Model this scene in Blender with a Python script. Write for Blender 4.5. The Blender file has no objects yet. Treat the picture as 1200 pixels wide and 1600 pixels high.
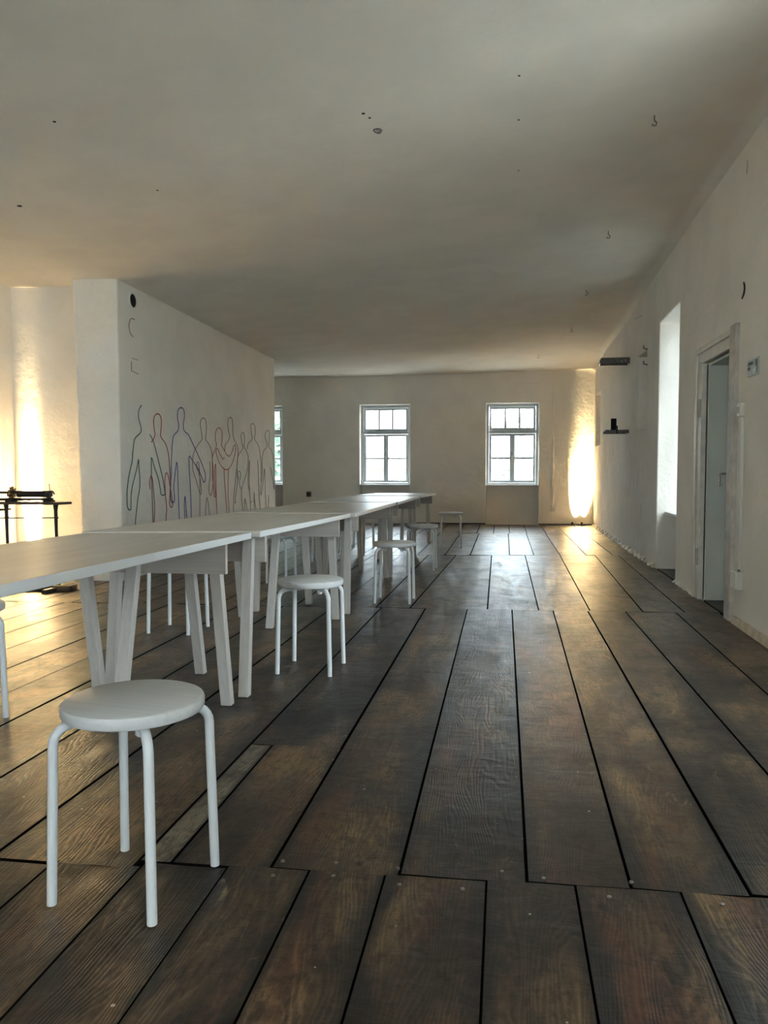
import bpy, bmesh, math, random
from mathutils import Vector, Matrix

# ------------------------------------------------------------------ camera, sky, exposure
SC = bpy.context.scene
COL = SC.collection
random.seed(7)

cam_d = bpy.data.cameras.new('camera')
cam_d.sensor_fit = 'VERTICAL'
cam_d.sensor_height = 32.0
cam_d.lens = 24.0
cam_d.shift_x = -0.0125
cam_d.clip_start = 0.05
cam_d.clip_end = 300
cam = bpy.data.objects.new('camera', cam_d)
cam.location = (0, 0, 1.0)
cam.rotation_euler = (math.pi / 2 - 0.05245, 0, 0.13891)
COL.objects.link(cam)
SC.camera = cam

world = bpy.data.worlds.new('overcast_sky')
SC.world = world
world.use_nodes = True
bg = world.node_tree.nodes['Background']
bg.inputs['Color'].default_value = (0.88, 0.94, 1.0, 1)
SKY = 7.0
bg.inputs['Strength'].default_value = SKY

SC.view_settings.view_transform = 'Standard'
SC.view_settings.look = 'None'
SC.view_settings.gamma = 1.0
SC.view_settings.use_curve_mapping = False
SC.view_settings.exposure = 2.4
SC.cycles.diffuse_bounces = 8
SC.cycles.max_bounces = 12
SC.cycles.transparent_max_bounces = 16
SC.cycles.sample_clamp_indirect = 12.0

FAR = 14.7                       # distance of the far wall
BACK = -6.2                      # wall behind the camera
LEFT = -4.68                     # left wall of the near room
PART = -3.47                     # face of the partition with the line drawings


def WX(y):                       # the right wall runs very slightly outwards
    return 1.515 + (y - 5.0) * 0.0145


# window openings: right wall (Y span), far wall (X span), back wall (X span)
RIGHT_WINDOWS = [(-5.4, -3.9), (-2.1, -0.6), (2.05, 3.55), (7.25, 8.24)]
FAR_WINDOWS = [(-5.31, -4.33), (-2.78, -1.806), (-0.345, 0.636)]
BACK_WINDOWS = [(-4.45, -2.95), (-2.6, -1.1)]


def portal(loc, rot, sx, sy):
    d = bpy.data.lights.new('window_portal', 'AREA')
    d.shape = 'RECTANGLE'
    d.size, d.size_y = sx, sy
    d.cycles.is_portal = True
    o = bpy.data.objects.new('window_portal', d)
    o.location, o.rotation_euler = loc, rot
    COL.objects.link(o)


for a, b in RIGHT_WINDOWS:
    portal((WX((a + b) / 2) + 0.52, (a + b) / 2, 1.6), (0, math.pi / 2, 0), 1.95, b - a)
for a, b in FAR_WINDOWS:
    portal(((a + b) / 2, FAR + 0.25, 1.52), (-math.pi / 2, 0, 0), b - a, 1.55)
for a, b in BACK_WINDOWS:
    portal(((a + b) / 2, BACK - 0.25, 1.6), (math.pi / 2, 0, 0), b - a, 1.6)

# ------------------------------------------------------------------ materials
class NT:
    def __init__(s, name):
        s.m = bpy.data.materials.new(name)
        s.m.use_nodes = True
        s.t = s.m.node_tree
        s.b = s.t.nodes['Principled BSDF']

    def n(s, typ, props=None, **ins):
        nd = s.t.nodes.new(typ)
        for k, v in (props or {}).items():
            setattr(nd, k, v)
        for k, v in ins.items():
            key = int(k[1:]) if k[0] == '_' and k[1:].isdigit() else k.replace('_', ' ')
            s.put(nd.inputs[key], v)
        return nd

    def put(s, sock, v):
        if isinstance(v, bpy.types.NodeSocket):
            s.t.links.new(v, sock)
        elif isinstance(v, bpy.types.Node):
            s.t.links.new(v.outputs[0], sock)
        else:
            sock.default_value = v

    def set(s, **ins):
        for k, v in ins.items():
            s.put(s.b.inputs[k.replace('_', ' ')], v)

    def noise(s, vec, scale, detail=4.0, rough=0.55, dist=0.0):
        return s.n('ShaderNodeTexNoise', Vector=vec, Scale=scale, Detail=detail, Roughness=rough, Distortion=dist).outputs['Fac']

    def maps(s, vec, sc, loc=(0, 0, 0)):
        return s.n('ShaderNodeMapping', Vector=vec, Scale=sc, Location=loc).outputs[0]

    def ramp(s, fac, stops):
        nd = s.n('ShaderNodeValToRGB', Fac=fac)
        el = nd.color_ramp.elements
        while len(el) < len(stops):
            el.new(0.5)
        for e, (p, c) in zip(el, stops):
            e.position = p
            e.color = c if len(c) == 4 else (*c, 1)
        return nd.outputs[0]

    def mix(s, fac, a, b, mode='MIX'):
        nd = s.n('ShaderNodeMix', {'data_type': 'RGBA', 'blend_type': mode})
        s.put(nd.inputs[0], fac)
        s.put(nd.inputs[6], a)
        s.put(nd.inputs[7], b)
        return nd.outputs[2]

    def math(s, op, a, b=0.0, clamp=False):
        return s.n('ShaderNodeMath', {'operation': op, 'use_clamp': clamp}, _0=a, _1=b).outputs[0]

    def rng(s, v, a, b, c=0.0, d=1.0):
        return s.n('ShaderNodeMapRange', {'interpolation_type': 'SMOOTHSTEP'}, _0=v, _1=a, _2=b, _3=c, _4=d).outputs[0]

    def bump(s, h, strength, dist, normal=None):
        nd = s.n('ShaderNodeBump', Strength=strength, Distance=dist, Height=h)
        if normal is not None:
            s.put(nd.inputs['Normal'], normal)
        return nd.outputs[0]

    def coord(s, which='Object'):
        return s.n('ShaderNodeTexCoord').outputs[which]


def rgba(c):
    return (*c, 1)


def plain(name, col, rough=0.5, metal=0.0, var=0.0, scale=20.0, bump=0.0):
    k = NT(name)
    if var or bump:
        f = k.noise(k.coord(), scale, 5)
    if var:
        k.set(Base_Color=k.ramp(f, [(0.3, tuple(x * (1 - var) for x in col)), (0.7, tuple(min(1, x * (1 + var)) for x in col))]))
    else:
        k.set(Base_Color=rgba(col))
    if bump:
        k.set(Normal=k.bump(f, bump, 0.004))
    k.set(Roughness=rough, Metallic=metal)
    return k.m


def plaster(name, col, rough_amp=0.010, streak=False, hand=0.35):
    """Old white-washed plaster: broad trowel waves, grit, optional running brush relief."""
    k = NT(name)
    c = k.coord()
    big = k.noise(c, 2.2, 3, 0.5)
    mid = k.noise(c, 17, 5, 0.6, 0.4)
    fine = k.noise(c, 90, 3, 0.6)
    base = k.mix(k.rng(big, 0.35, 0.65), rgba(tuple(x * 0.94 for x in col)), rgba(col))
    base = k.mix(k.math('MULTIPLY', k.rng(mid, 0.5, 0.8), 0.10), base, rgba(tuple(x * 0.80 for x in col)))
    nrm = k.bump(big, hand, 0.05)
    nrm = k.bump(mid, 0.5, rough_amp, nrm)
    nrm = k.bump(fine, 0.35, 0.0015, nrm)
    if streak:
        sx = k.n('ShaderNodeSeparateXYZ', Vector=c)
        vert = k.noise(k.maps(c, (1, 2.4, 0.9)), 2.4, 6, 0.68, 1.8)
        mask = k.math('MULTIPLY', k.rng(sx.outputs[2], 2.2, 1.2), k.rng(sx.outputs[1], 8.0, 9.6))
        nrm = k.bump(k.math('MULTIPLY', vert, mask), 1.0, 0.10, nrm)
        base = k.mix(k.math('MULTIPLY', k.math('MULTIPLY', k.rng(vert, 0.42, 0.6), mask), 0.30), base, rgba(tuple(x * 0.80 for x in col)))
    k.set(Base_Color=base, Roughness=0.9, Normal=nrm)
    k.b.inputs['Specular IOR Level'].default_value = 0.15
    return k.m


def floor_mat(name, stops, spot=1.0):
    """Worn softwood boards: grain along Y, ochre and reddish rubbed areas, black grime along the edges, paint specks."""
    k = NT(name)
    c = k.coord()
    rnd = k.n('ShaderNodeObjectInfo').outputs['Random']
    off = k.n('ShaderNodeCombineXYZ', X=k.math('MULTIPLY', rnd, 37.0), Y=k.math('MULTIPLY', rnd, 91.0), Z=k.math('MULTIPLY', rnd, 53.0)).outputs[0]
    p = k.n('ShaderNodeVectorMath', {'operation': 'ADD'}, _0=c, _1=off).outputs[0]
    warp = k.noise(k.maps(p, (3.0, 0.55, 1)), 1.0, 3, 0.5)
    ringx = k.math('ADD', k.math('MULTIPLY', k.n('ShaderNodeSeparateXYZ', Vector=p).outputs[0], 85.0), k.math('MULTIPLY', warp, 55.0))
    rings = k.math('ABSOLUTE', k.math('SINE', k.math('MULTIPLY', ringx, 3.0)))
    fibre = k.noise(k.maps(p, (130, 4, 10)), 1.0, 4, 0.65)
    grain = k.math('ADD', k.math('MULTIPLY', rings, 0.30), k.math('MULTIPLY', fibre, 0.70))
    worn = k.noise(k.maps(p, (3.6, 1.5, 1)), 1.0, 5, 0.62, 0.6)
    grime = k.noise(k.maps(p, (5.0, 3.2, 1)), 1.0, 6, 0.7, 0.8)
    red = k.noise(k.maps(p, (4.5, 0.8, 1), (11, 5, 2)), 1.0, 4, 0.6)
    worn2 = k.math('ADD', worn, k.math('MULTIPLY', k.math('SUBTRACT', rnd, 0.5), 0.16))
    col = k.ramp(worn2, stops)
    col = k.mix(k.math('MULTIPLY', k.rng(red, 0.52, 0.68), 0.55), col, (0.16, 0.060, 0.032, 1))
    g = k.rng(grain, 0.36, 0.70)
    grit = k.noise(k.maps(p, (55, 22, 1)), 1.0, 4, 0.7)
    col = k.mix(k.math('MULTIPLY', k.rng(grit, 0.48, 0.60), 0.55), col, (0.018, 0.015, 0.013, 1))
    col = k.mix(k.math('MULTIPLY', g, 0.78), col, k.mix(0.58, col, (0.008, 0.007, 0.006, 1)))
    col = k.mix(k.math('MULTIPLY', k.rng(grime, 0.53, 0.63), 0.58), col, (0.016, 0.014, 0.013, 1))
    gen = k.n('ShaderNodeSeparateXYZ', Vector=k.coord('Generated')).outputs
    ex = k.math('MINIMUM', gen[0], k.math('SUBTRACT', 1.0, gen[0]))
    edge = k.rng(k.math('ADD', ex, k.math('MULTIPLY', k.math('SUBTRACT', worn, 0.5), 0.45)), 0.20, 0.02)
    col = k.mix(k.math('MULTIPLY', edge, 0.84), col, (0.013, 0.012, 0.011, 1))
    kn = k.n('ShaderNodeTexVoronoi', Vector=k.maps(p, (4.2, 1.6, 0.0)), Scale=1.0)
    knot = k.rng(kn.outputs['Distance'], 0.085, 0.03)
    col = k.mix(k.math('MULTIPLY', knot, 0.8), col, (0.020, 0.009, 0.006, 1))
    sp = k.n('ShaderNodeTexVoronoi', Vector=k.maps(p, (1, 1, 0.0)), Scale=15.0)
    size = k.math('MULTIPLY', k.n('ShaderNodeSeparateColor', Color=sp.outputs['Color']).outputs[0], 0.10 * spot)
    speck = k.math('LESS_THAN', sp.outputs['Distance'], k.math('SUBTRACT', size, 0.030))
    col = k.mix(k.math('MULTIPLY', speck, 0.85), col, (0.52, 0.49, 0.43, 1))
    scuff = k.noise(k.maps(p, (22, 7, 1), (3, 8, 1)), 1.0, 6, 0.75, 1.2)
    where = k.noise(k.maps(p, (2.0, 1.0, 1), (7, 1, 4)), 1.0, 2, 0.5)
    col = k.mix(k.math('MULTIPLY', k.math('MULTIPLY', k.rng(scuff, 0.60, 0.70), k.rng(where, 0.50, 0.66)), 0.6), col, (0.30, 0.235, 0.135, 1))
    rough = k.math('ADD', k.math('MULTIPLY', grime, 0.36), 0.19)
    nrm = k.bump(k.noise(k.maps(p, (2.6, 4.5, 1)), 1.0, 3, 0.5), 0.4, 0.012)
    nrm = k.bump(k.noise(k.maps(p, (9, 17, 1)), 1.0, 3, 0.6, 0.5), 0.5, 0.005, nrm)
    nrm = k.bump(grain, 0.6, 0.0026, nrm)
    k.set(Base_Color=col, Roughness=rough, Normal=nrm)
    k.b.inputs['Specular IOR Level'].default_value = 0.36
    return k.m


def whitewood(name, col, contrast=0.18, axis=1, rough=0.42):
    k = NT(name)
    c = k.coord()
    sc = [70, 70, 70]
    sc[axis] = 2.0
    f = k.noise(k.maps(c, sc), 1.0, 5, 0.6, 0.3)
    sc2 = [9, 9, 9]
    sc2[axis] = 0.8
    f2 = k.noise(k.maps(c, sc2), 1.0, 3, 0.5)
    m = k.math('ADD', k.math('MULTIPLY', f, 0.6), k.math('MULTIPLY', f2, 0.4))
    lo = tuple(x * (1 - contrast) for x in col)
    k.set(Base_Color=k.ramp(m, [(0.38, lo), (0.62, col)]), Roughness=rough, Normal=k.bump(f, 0.15, 0.001))
    return k.m


def glass_mat():
    k = NT('window_glass')
    k.t.nodes.remove(k.b)
    out = [n for n in k.t.nodes if n.type == 'OUTPUT_MATERIAL'][0]
    tr = k.n('ShaderNodeBsdfTransparent', Color=(0.74, 0.78, 0.79, 1))
    gl = k.n('ShaderNodeBsdfGlossy', Roughness=0.02, Color=(1, 1, 1, 1))
    mx = k.n('ShaderNodeMixShader', _0=0.06, _1=tr, _2=gl)
    k.put(out.inputs[0], mx.outputs[0])
    return k.m


def emit(name, col, strength):
    k = NT(name)
    k.set(Base_Color=rgba(col), Emission_Color=rgba(col), Emission_Strength=strength)
    return k.m


M = {
    'wall': plaster('white_plaster', (0.83, 0.78, 0.70)),
    'wall_right': plaster('white_plaster_streaked', (0.83, 0.78, 0.70), streak=True),
    'pillar': plaster('rough_plaster', (0.83, 0.78, 0.70), 0.032, hand=0.6),
    'ceiling': plaster('ceiling_plaster', (0.84, 0.79, 0.71), 0.003, hand=0.25),
    'plank': floor_mat('worn_floorboard', [(0.34, (0.022, 0.018, 0.015)), (0.46, (0.055, 0.040, 0.028)), (0.56, (0.135, 0.088, 0.048)), (0.68, (0.27, 0.172, 0.080))]),
    'plank_pale': floor_mat('pale_patch_board', [(0.30, (0.17, 0.145, 0.10)), (0.5, (0.29, 0.24, 0.165)), (0.75, (0.36, 0.30, 0.20))], 0.3),
    'gap': plain('grimy_board_edge', (0.006, 0.0055, 0.005), 1.0),
    'subfloor': plain('dark_subfloor', (0.006, 0.005, 0.005), 0.95),
    'top': whitewood('whitewashed_tabletop', (0.62, 0.575, 0.515), 0.20, 1, 0.40),
    'edge': whitewood('window_lit_table_edge', (0.74, 0.75, 0.75), 0.08, 1, 0.45),  # paler and cooler than the top: window light put into the side colour
    'beam': whitewood('whitewashed_beam', (0.55, 0.50, 0.45), 0.18, 0, 0.5),
    'leg': whitewood('whitewashed_leg', (0.60, 0.565, 0.52), 0.16, 2, 0.5),
    'seat': whitewood('white_stool_seat', (0.69, 0.69, 0.68), 0.12, 0, 0.4),
    'tube': plain('white_lacquered_tube', (0.75, 0.77, 0.78), 0.3),
    'frame': plain('grey_white_paint', (0.44, 0.475, 0.49), 0.45, var=0.05, scale=9),
    'sill': plain('white_sill_paint', (0.80, 0.80, 0.78), 0.4),
    'glass': glass_mat(),
    'casing': plain('cream_gloss_paint', (0.66, 0.61, 0.53), 0.45, var=0.10, scale=14, bump=0.25),
    'casing_worn': plain('worn_cream_timber', (0.50, 0.45, 0.40), 0.6, var=0.22, scale=11, bump=0.4),
    'door': plain('grey_green_paint', (0.46, 0.49, 0.46), 0.4, var=0.05, scale=5),
    'lining': plain('pale_grey_green_lining', (0.54, 0.56, 0.50), 0.5, var=0.06, scale=4),
    'steel': plain('grey_steel', (0.13, 0.125, 0.115), 0.5, 0.6, var=0.25, scale=25),
    'chrome': plain('polished_handle', (0.7, 0.7, 0.68), 0.25, 1.0),
    'iron': plain('dark_cast_iron', (0.028, 0.022, 0.018), 0.45, 0.5, var=0.3, scale=30),
    'brass': plain('aged_brass', (0.22, 0.15, 0.07), 0.4, 0.8, var=0.2, scale=30),
    'darkwood': plain('dark_stained_wood', (0.05, 0.032, 0.02), 0.5, var=0.25, scale=12),
    'black': plain('black_void', (0.006, 0.006, 0.006), 0.9),
    'plastic': plain('cream_plastic', (0.66, 0.63, 0.56), 0.4),
    'rubber': plain('dark_cable', (0.03, 0.025, 0.02), 0.6),
    'nail': plain('worn_nail_head', (0.30, 0.28, 0.25), 0.4, 0.7),
    'lamp': plain('black_lamp_housing', (0.02, 0.02, 0.02), 0.4),
    'lens': emit('lit_lamp_lens', (1.0, 0.74, 0.42), 40.0),
    'grime': plain('dirty_grout', (0.20, 0.17, 0.13), 0.9, var=0.3, scale=40, bump=0.6),
    'trim': plain('cream_floor_strip', (0.56, 0.47, 0.34), 0.7, var=0.2, scale=14, bump=0.4),
    'sign': plain('silver_sign_plate', (0.42, 0.45, 0.42), 0.3, 0.3),
    'sign_dark': plain('dark_sign_print', (0.07, 0.08, 0.075), 0.5),
    'sign_light': plain('pale_sign_print', (0.75, 0.80, 0.76), 0.4),
    'bark': plain('grey_bark', (0.10, 0.075, 0.055), 0.9, var=0.3, scale=8, bump=0.6),
    'leaf': plain('green_leaves', (0.15, 0.24, 0.17), 0.6, var=0.45, scale=3),
    'grey_render': plain('grey_house_render', (0.17, 0.175, 0.18), 0.9, var=0.1, scale=2),
    'tile': plain('weathered_roof_tile', (0.085, 0.084, 0.082), 0.85, var=0.3, scale=2.5),
    'house': plain('ochre_house_render', (0.24, 0.20, 0.15), 0.9, var=0.1, scale=2),
    'redtile': plain('red_roof', (0.20, 0.13, 0.10), 0.9, var=0.2, scale=3),
    'ground': plain('pale_gravel_yard', (0.55, 0.525, 0.48), 0.95, var=0.15, scale=1.2),
}
M['gap'].node_tree.nodes['Principled BSDF'].inputs['Specular IOR Level'].default_value = 0.0
for nm, c in dict(green=(0.008, 0.12, 0.07), red=(0.42, 0.06, 0.03), blue=(0.015, 0.05, 0.26), brown=(0.30, 0.215, 0.15),
                  orange=(0.5, 0.09, 0.035), maroon=(0.30, 0.14, 0.10), charcoal=(0.22, 0.19, 0.16), umber=(0.28, 0.20, 0.14),
                  black=(0.20, 0.165, 0.14)).items():
    M['line_' + nm] = plain('wall_line_' + nm, c, 0.7)

# ------------------------------------------------------------------ mesh helpers
class MB:
    def __init__(s):
        s.v, s.f, s.mi = [], [], []
        s.k = 0

    def add(s, verts, faces):
        o = len(s.v)
        s.v += [tuple(p) for p in verts]
        for f in faces:
            s.f.append([o + i for i in f])
            s.mi.append(s.k)
        return s

    def hexa(s, p):             # 8 points: bottom 4 (ccw from above), top 4
        return s.add(p, [(3, 2, 1, 0), (4, 5, 6, 7), (0, 1, 5, 4), (1, 2, 6, 5), (2, 3, 7, 6), (3, 0, 4, 7)])

    def box(s, x0, x1, y0, y1, z0, z1):
        return s.hexa([(x0, y0, z0), (x1, y0, z0), (x1, y1, z0), (x0, y1, z0), (x0, y0, z1), (x1, y0, z1), (x1, y1, z1), (x0, y1, z1)])

    def bar(s, a, b, w, d, up=(0, 0, 1)):      # square bar from a to b
        a, b = Vector(a), Vector(b)
        t = (b - a).normalized()
        u = Vector(up)
        if abs(t.dot(u)) > 0.95:
            u = Vector((0, 1, 0))
        x = t.cross(u).normalized() * (w / 2)
        y = x.cross(t).normalized() * (d / 2)
        q = [(-1, -1), (1, -1), (1, 1), (-1, 1)]
        return s.hexa([a + x * i + y * j for i, j in q] + [b + x * i + y * j for i, j in q])

    def post(s, a, b, w, d):                   # leg with horizontal cut ends
        q = [(-1, -1), (1, -1), (1, 1), (-1, 1)]
        return s.hexa([(a[0] + i * w / 2, a[1] + j * d / 2, a[2]) for i, j in q] + [(b[0] + i * w / 2, b[1] + j * d / 2, b[2]) for i, j in q])

    def tube(s, pts, r, n=10, caps=True, flat=None):
        pts = [Vector(p) for p in pts]
        rr = r if isinstance(r, (list, tuple)) else [r] * len(pts)
        o = len(s.v)
        nrm = None
        for i, p in enumerate(pts):
            t = (pts[min(i + 1, len(pts) - 1)] - pts[max(i - 1, 0)]).normalized()
            if nrm is None:
                u = Vector((0, 0, 1)) if abs(t.z) < 0.9 else Vector((0, 1, 0))
                nrm = (u - t * u.dot(t)).normalized()
            else:
                nrm = (nrm - t * nrm.dot(t)).normalized()
            bi = t.cross(nrm)
            for j in range(n):
                a = 2 * math.pi * j / n
                q = nrm * math.cos(a) * rr[i] + bi * math.sin(a) * rr[i]
                if flat:
                    q = Vector(q)
                    q[flat[0]] *= flat[1]
                s.v.append(tuple(p + q))
        m = len(pts)
        for i in range(m - 1):
            for j in range(n):
                k = (j + 1) % n
                s.f.append([o + i * n + j, o + i * n + k, o + (i + 1) * n + k, o + (i + 1) * n + j])
                s.mi.append(s.k)
        if caps:
            s.f.append([o + j for j in reversed(range(n))]); s.mi.append(s.k)
            s.f.append([o + (m - 1) * n + j for j in range(n)]); s.mi.append(s.k)
        return s

    def lathe(s, prof, n=24, c=(0, 0, 0), axis='z'):
        o = len(s.v)
        for r, h in prof:
            for j in range(n):
                a = 2 * math.pi * j / n
                p = (r * math.cos(a), r * math.sin(a), h)
                if axis == 'x':
                    p = (h, p[0], p[1])
                elif axis == 'y':
                    p = (p[1], h, p[0])
                s.v.append((c[0] + p[0], c[1] + p[1], c[2] + p[2]))
        for i in range(len(prof) - 1):
            for j in range(n):
                k = (j + 1) % n
                s.f.append([o + i * n + j, o + i * n + k, o + (i + 1) * n + k, o + (i + 1) * n + j]); s.mi.append(s.k)
        s.f.append([o + j for j in reversed(range(n))]); s.mi.append(s.k)
        s.f.append([o + (len(prof) - 1) * n + j for j in range(n)]); s.mi.append(s.k)
        return s

    def build(s, name, mats, parent=None, smooth=False, bevel=0.0, loc=None):
        me = bpy.data.meshes.new(name)
        me.from_pydata(s.v, [], s.f)
        for m in (mats if isinstance(mats, list) else [mats]):
            me.materials.append(m)
        if any(s.mi):
            me.polygons.foreach_set('material_index', s.mi)
        bm = bmesh.new(); bm.from_mesh(me)
        bmesh.ops.recalc_face_normals(bm, faces=bm.faces)
        bm.to_mesh(me); bm.free()
        o = bpy.data.objects.new(name, me)
        COL.objects.link(o)
        if parent is not None:
            o.parent = parent
        if loc is not None:
            o.location = loc
        if smooth:
            me.polygons.foreach_set('use_smooth', [True] * len(me.polygons))
            try:
                me.set_sharp_from_angle(angle=math.radians(40))
            except Exception:
                pass
        if bevel:
            b = o.modifiers.new('bevel', 'BEVEL')
            b.width = bevel
            b.segments = 2
            b.limit_method = 'ANGLE'
        return o


def tag(o, label, cat, group=None):
    o['label'] = label
    o['category'] = cat
    if group:
        o['group'] = group
    return o


def thing(name, label, cat, loc=(0, 0, 0), rz=0.0, group=None):
    o = bpy.data.objects.new(name, None)
    o.empty_display_size = 0.1
    COL.objects.link(o)
    o.location = loc
    o.rotation_euler = (0, 0, rz)
    return tag(o, label, cat, group)


def struct(o):
    o['kind'] = 'structure'
    return o


def dup(root, loc, rz, label, group):
    r = root.copy(); COL.objects.link(r)
    r.location = loc
    r.rotation_euler = (0, 0, rz)
    r['label'] = label
    if group:
        r['group'] = group
    for ch in list(root.children):
        c = ch.copy(); COL.objects.link(c); c.parent = r
        for g in ch.children:
            d = g.copy(); COL.objects.link(d); d.parent = c
    return r


def wall_cells(us, zs, depth, T, P):
    """Wall slab with openings: depth(u, z) = depth of the front face (T = open right through)."""
    b = MB()
    nu, nz = len(us) - 1, len(zs) - 1
    D = [[depth((us[i] + us[i + 1]) / 2, (zs[j] + zs[j + 1]) / 2) for j in range(nz)] for i in range(nu)]
    idx = {}

    def v(u, d, z):
        key = (round(u, 4), round(d, 4), round(z, 4))
        if key not in idx:
            idx[key] = len(b.v)
            b.v.append(P(u, d, z))
        return idx[key]

    def q(*a):
        b.f.append([v(*x) for x in a]); b.mi.append(0)
    for i in range(nu):
        for j in range(nz):
            u0, u1, z0, z1, d = us[i], us[i + 1], zs[j], zs[j + 1], D[i][j]
            if d < T:
                q((u0, d, z0), (u1, d, z0), (u1, d, z1), (u0, d, z1))
                q((u0, T, z0), (u0, T, z1), (u1, T, z1), (u1, T, z0))
            for di, dj, (a0, a1) in ((1, 0, ((u1, z0), (u1, z1))), (0, 1, ((u0, z1), (u1, z1)))):
                e = D[i + di][j + dj] if i + di < nu and j + dj < nz else T
                lo, hi = min(d, e), max(d, e)
                if hi > lo:
                    q((a0[0], lo, a0[1]), (a0[0], hi, a0[1]), (a1[0], hi, a1[1]), (a1[0], lo, a1[1]))
            if i == 0 and d < T:
                q((u0, d, z0), (u0, T, z0), (u0, T, z1), (u0, d, z1))
            if j == 0 and d < T:
                q((u0, d, z0), (u0, T, z0), (u1, T, z0), (u1, d, z0))
    return b


def subdiv(vals, step):
    vals = sorted(set(round(v, 4) for v in vals))
    out = [vals[0]]
    for a, b in zip(vals, vals[1:]):
        n = max(1, int((b - a) / step))
        out += [a + (b - a) * k / n for k in range(1, n + 1)]
    return out

# ------------------------------------------------------------------ room shell
def lerp(a, b, t):
    return a + (b - a) * t


def sample(tab, y):
    if y <= tab[0][0]:
        return tab[0][1]
    for (y0, a), (y1, b) in zip(tab, tab[1:]):
        if y <= y1:
            return lerp(a, b, (y - y0) / (y1 - y0))
    return tab[-1][1]


Z_LEFT = [(-5, 2.76), (6.6, 2.735), (11.4, 2.70), (14.9, 2.84)]
Z_RIGHT = [(-5, 3.16), (8.9, 3.14), (10.4, 3.03), (13.2, 3.03), (14.0, 2.96), (14.9, 2.87)]


def ceiling_z(x, y):
    t = (x - PART) / (WX(y) - PART)
    if t < 0:
        return sample(Z_LEFT, y) + 0.03 * min(1.0, -t * 3)
    z = lerp(sample(Z_LEFT, y), sample(Z_RIGHT, y), t)
    d = WX(y) - x                                   # soft rounded joint with the right wall
    if d < 0.07:
        z -= 0.06 * (1 - max(d, 0) / 0.07) ** 2
    return z


xs = [-8.6, -7, -5.9, LEFT - 0.3, LEFT, -4.2, -3.9, PART - .05, PART, -3.2, -2.6, -1.9, -1.2, -0.5, 0.2, 0.8, 1.2, 1.36, 1.44, 1.48, 1.52, 1.55, 1.58, 1.61, 1.65, 1.72, 1.9, 2.2]
ys = [BACK - 0.6] + [BACK + i * 0.6 for i in range(23)] + [9.25, 9.32, 9.4, 9.46, 9.6] + [9.8 + i * 0.55 for i in range(10)] + [15.3]
ys = sorted(ys)
b = MB()
for y in ys:
    for x in xs:
        b.v.append((x, y, ceiling_z(x, y)))
n = len(xs)
off = len(b.v)
for y in ys:
    for x in xs:
        b.v.append((x, y, 3.45))
for o_ in (0, off):
    for j in range(len(ys) - 1):
        for i in range(n - 1):
            b.f.append([o_ + j * n + i, o_ + j * n + i + 1, o_ + (j + 1) * n + i + 1, o_ + (j + 1) * n + i]); b.mi.append(0)
ring = list(range(n)) + [j * n + n - 1 for j in range(1, len(ys))] + [(len(ys) - 1) * n + i for i in range(n - 2, -1, -1)] + [j * n for j in range(len(ys) - 2, 0, -1)]
for a, c in zip(ring, ring[1:] + ring[:1]):
    b.f.append([a, c, off + c, off + a]); b.mi.append(0)
ceiling = struct(b.build('ceiling', M['ceiling'], smooth=True))

# right wall: windows, door recess, shallow niches
DOOR = (5.48, 6.25, 1.835)
SLOTS = [(8.97, 9.62, 1.495, 2.375, 0.16), (13.72, 14.58, 1.47, 2.40, 0.20)]


def depth_right(u, z):
    for k, (a, c) in enumerate(RIGHT_WINDOWS):
        if a < u < c:
            if 0.585 < z < 2.52:
                return 0.5
            if k == 3 and z < 0.585:
                return 0.30
    if DOOR[0] < u < DOOR[1] and z < DOOR[2]:
        return 0.21
    for a, c, z0, z1, d in SLOTS:
        if a < u < c and z0 < z < z1:
            return d
    return 0.0


us = [BACK - 0.4, FAR + 0.5, DOOR[0], DOOR[1]] + [v for w in RIGHT_WINDOWS for v in w] + [v for s in SLOTS for v in s[:2]]
zs = [-0.15, 0.585, 0.78, 2.40, 2.52, DOOR[2], 3.3] + [v for s in SLOTS for v in s[2:4]]
wall_right = struct(wall_cells(subdiv(us, 0.9), subdiv(zs, 1.0), depth_right, 0.5, lambda u, d, z: (WX(u) + d, u, z)).build('wall_right', M['wall_right'], bevel=0.012))


def depth_far(u, z):
    for a, c in FAR_WINDOWS:
        if a < u < c:
            if 0.755 < z < 2.29:
                return 0.45
            if z < 0.755:
                return 0.21
    return 0.0


wall_far = struct(wall_cells(subdiv([-8.4, 1.66] + [v for w in FAR_WINDOWS for v in w], 0.9), subdiv([-0.15, 0.755, 2.29, 3.2], 1.0), depth_far, 0.45,
                             lambda u, d, z: (u, FAR + d, z)).build('wall_far', M['wall'], bevel=0.012))


def depth_back(u, z):
    for a, c in BACK_WINDOWS:
        if a < u < c and 0.80 < z < 2.40:
            return 0.4
    return 0.0


wall_back = struct(wall_cells([LEFT - 0.3] + [v for w in BACK_WINDOWS for v in w] + [WX(BACK)], [-0.15, 0.8, 2.4, 3.4], depth_back, 0.4,
                              lambda u, d, z: (u, BACK - d, z)).build('wall_back', M['wall']))
wall_left = struct(MB().box(LEFT - 0.3, LEFT, BACK, 6.85, -0.15, 3.3).build('wall_left', M['wall']))

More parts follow.
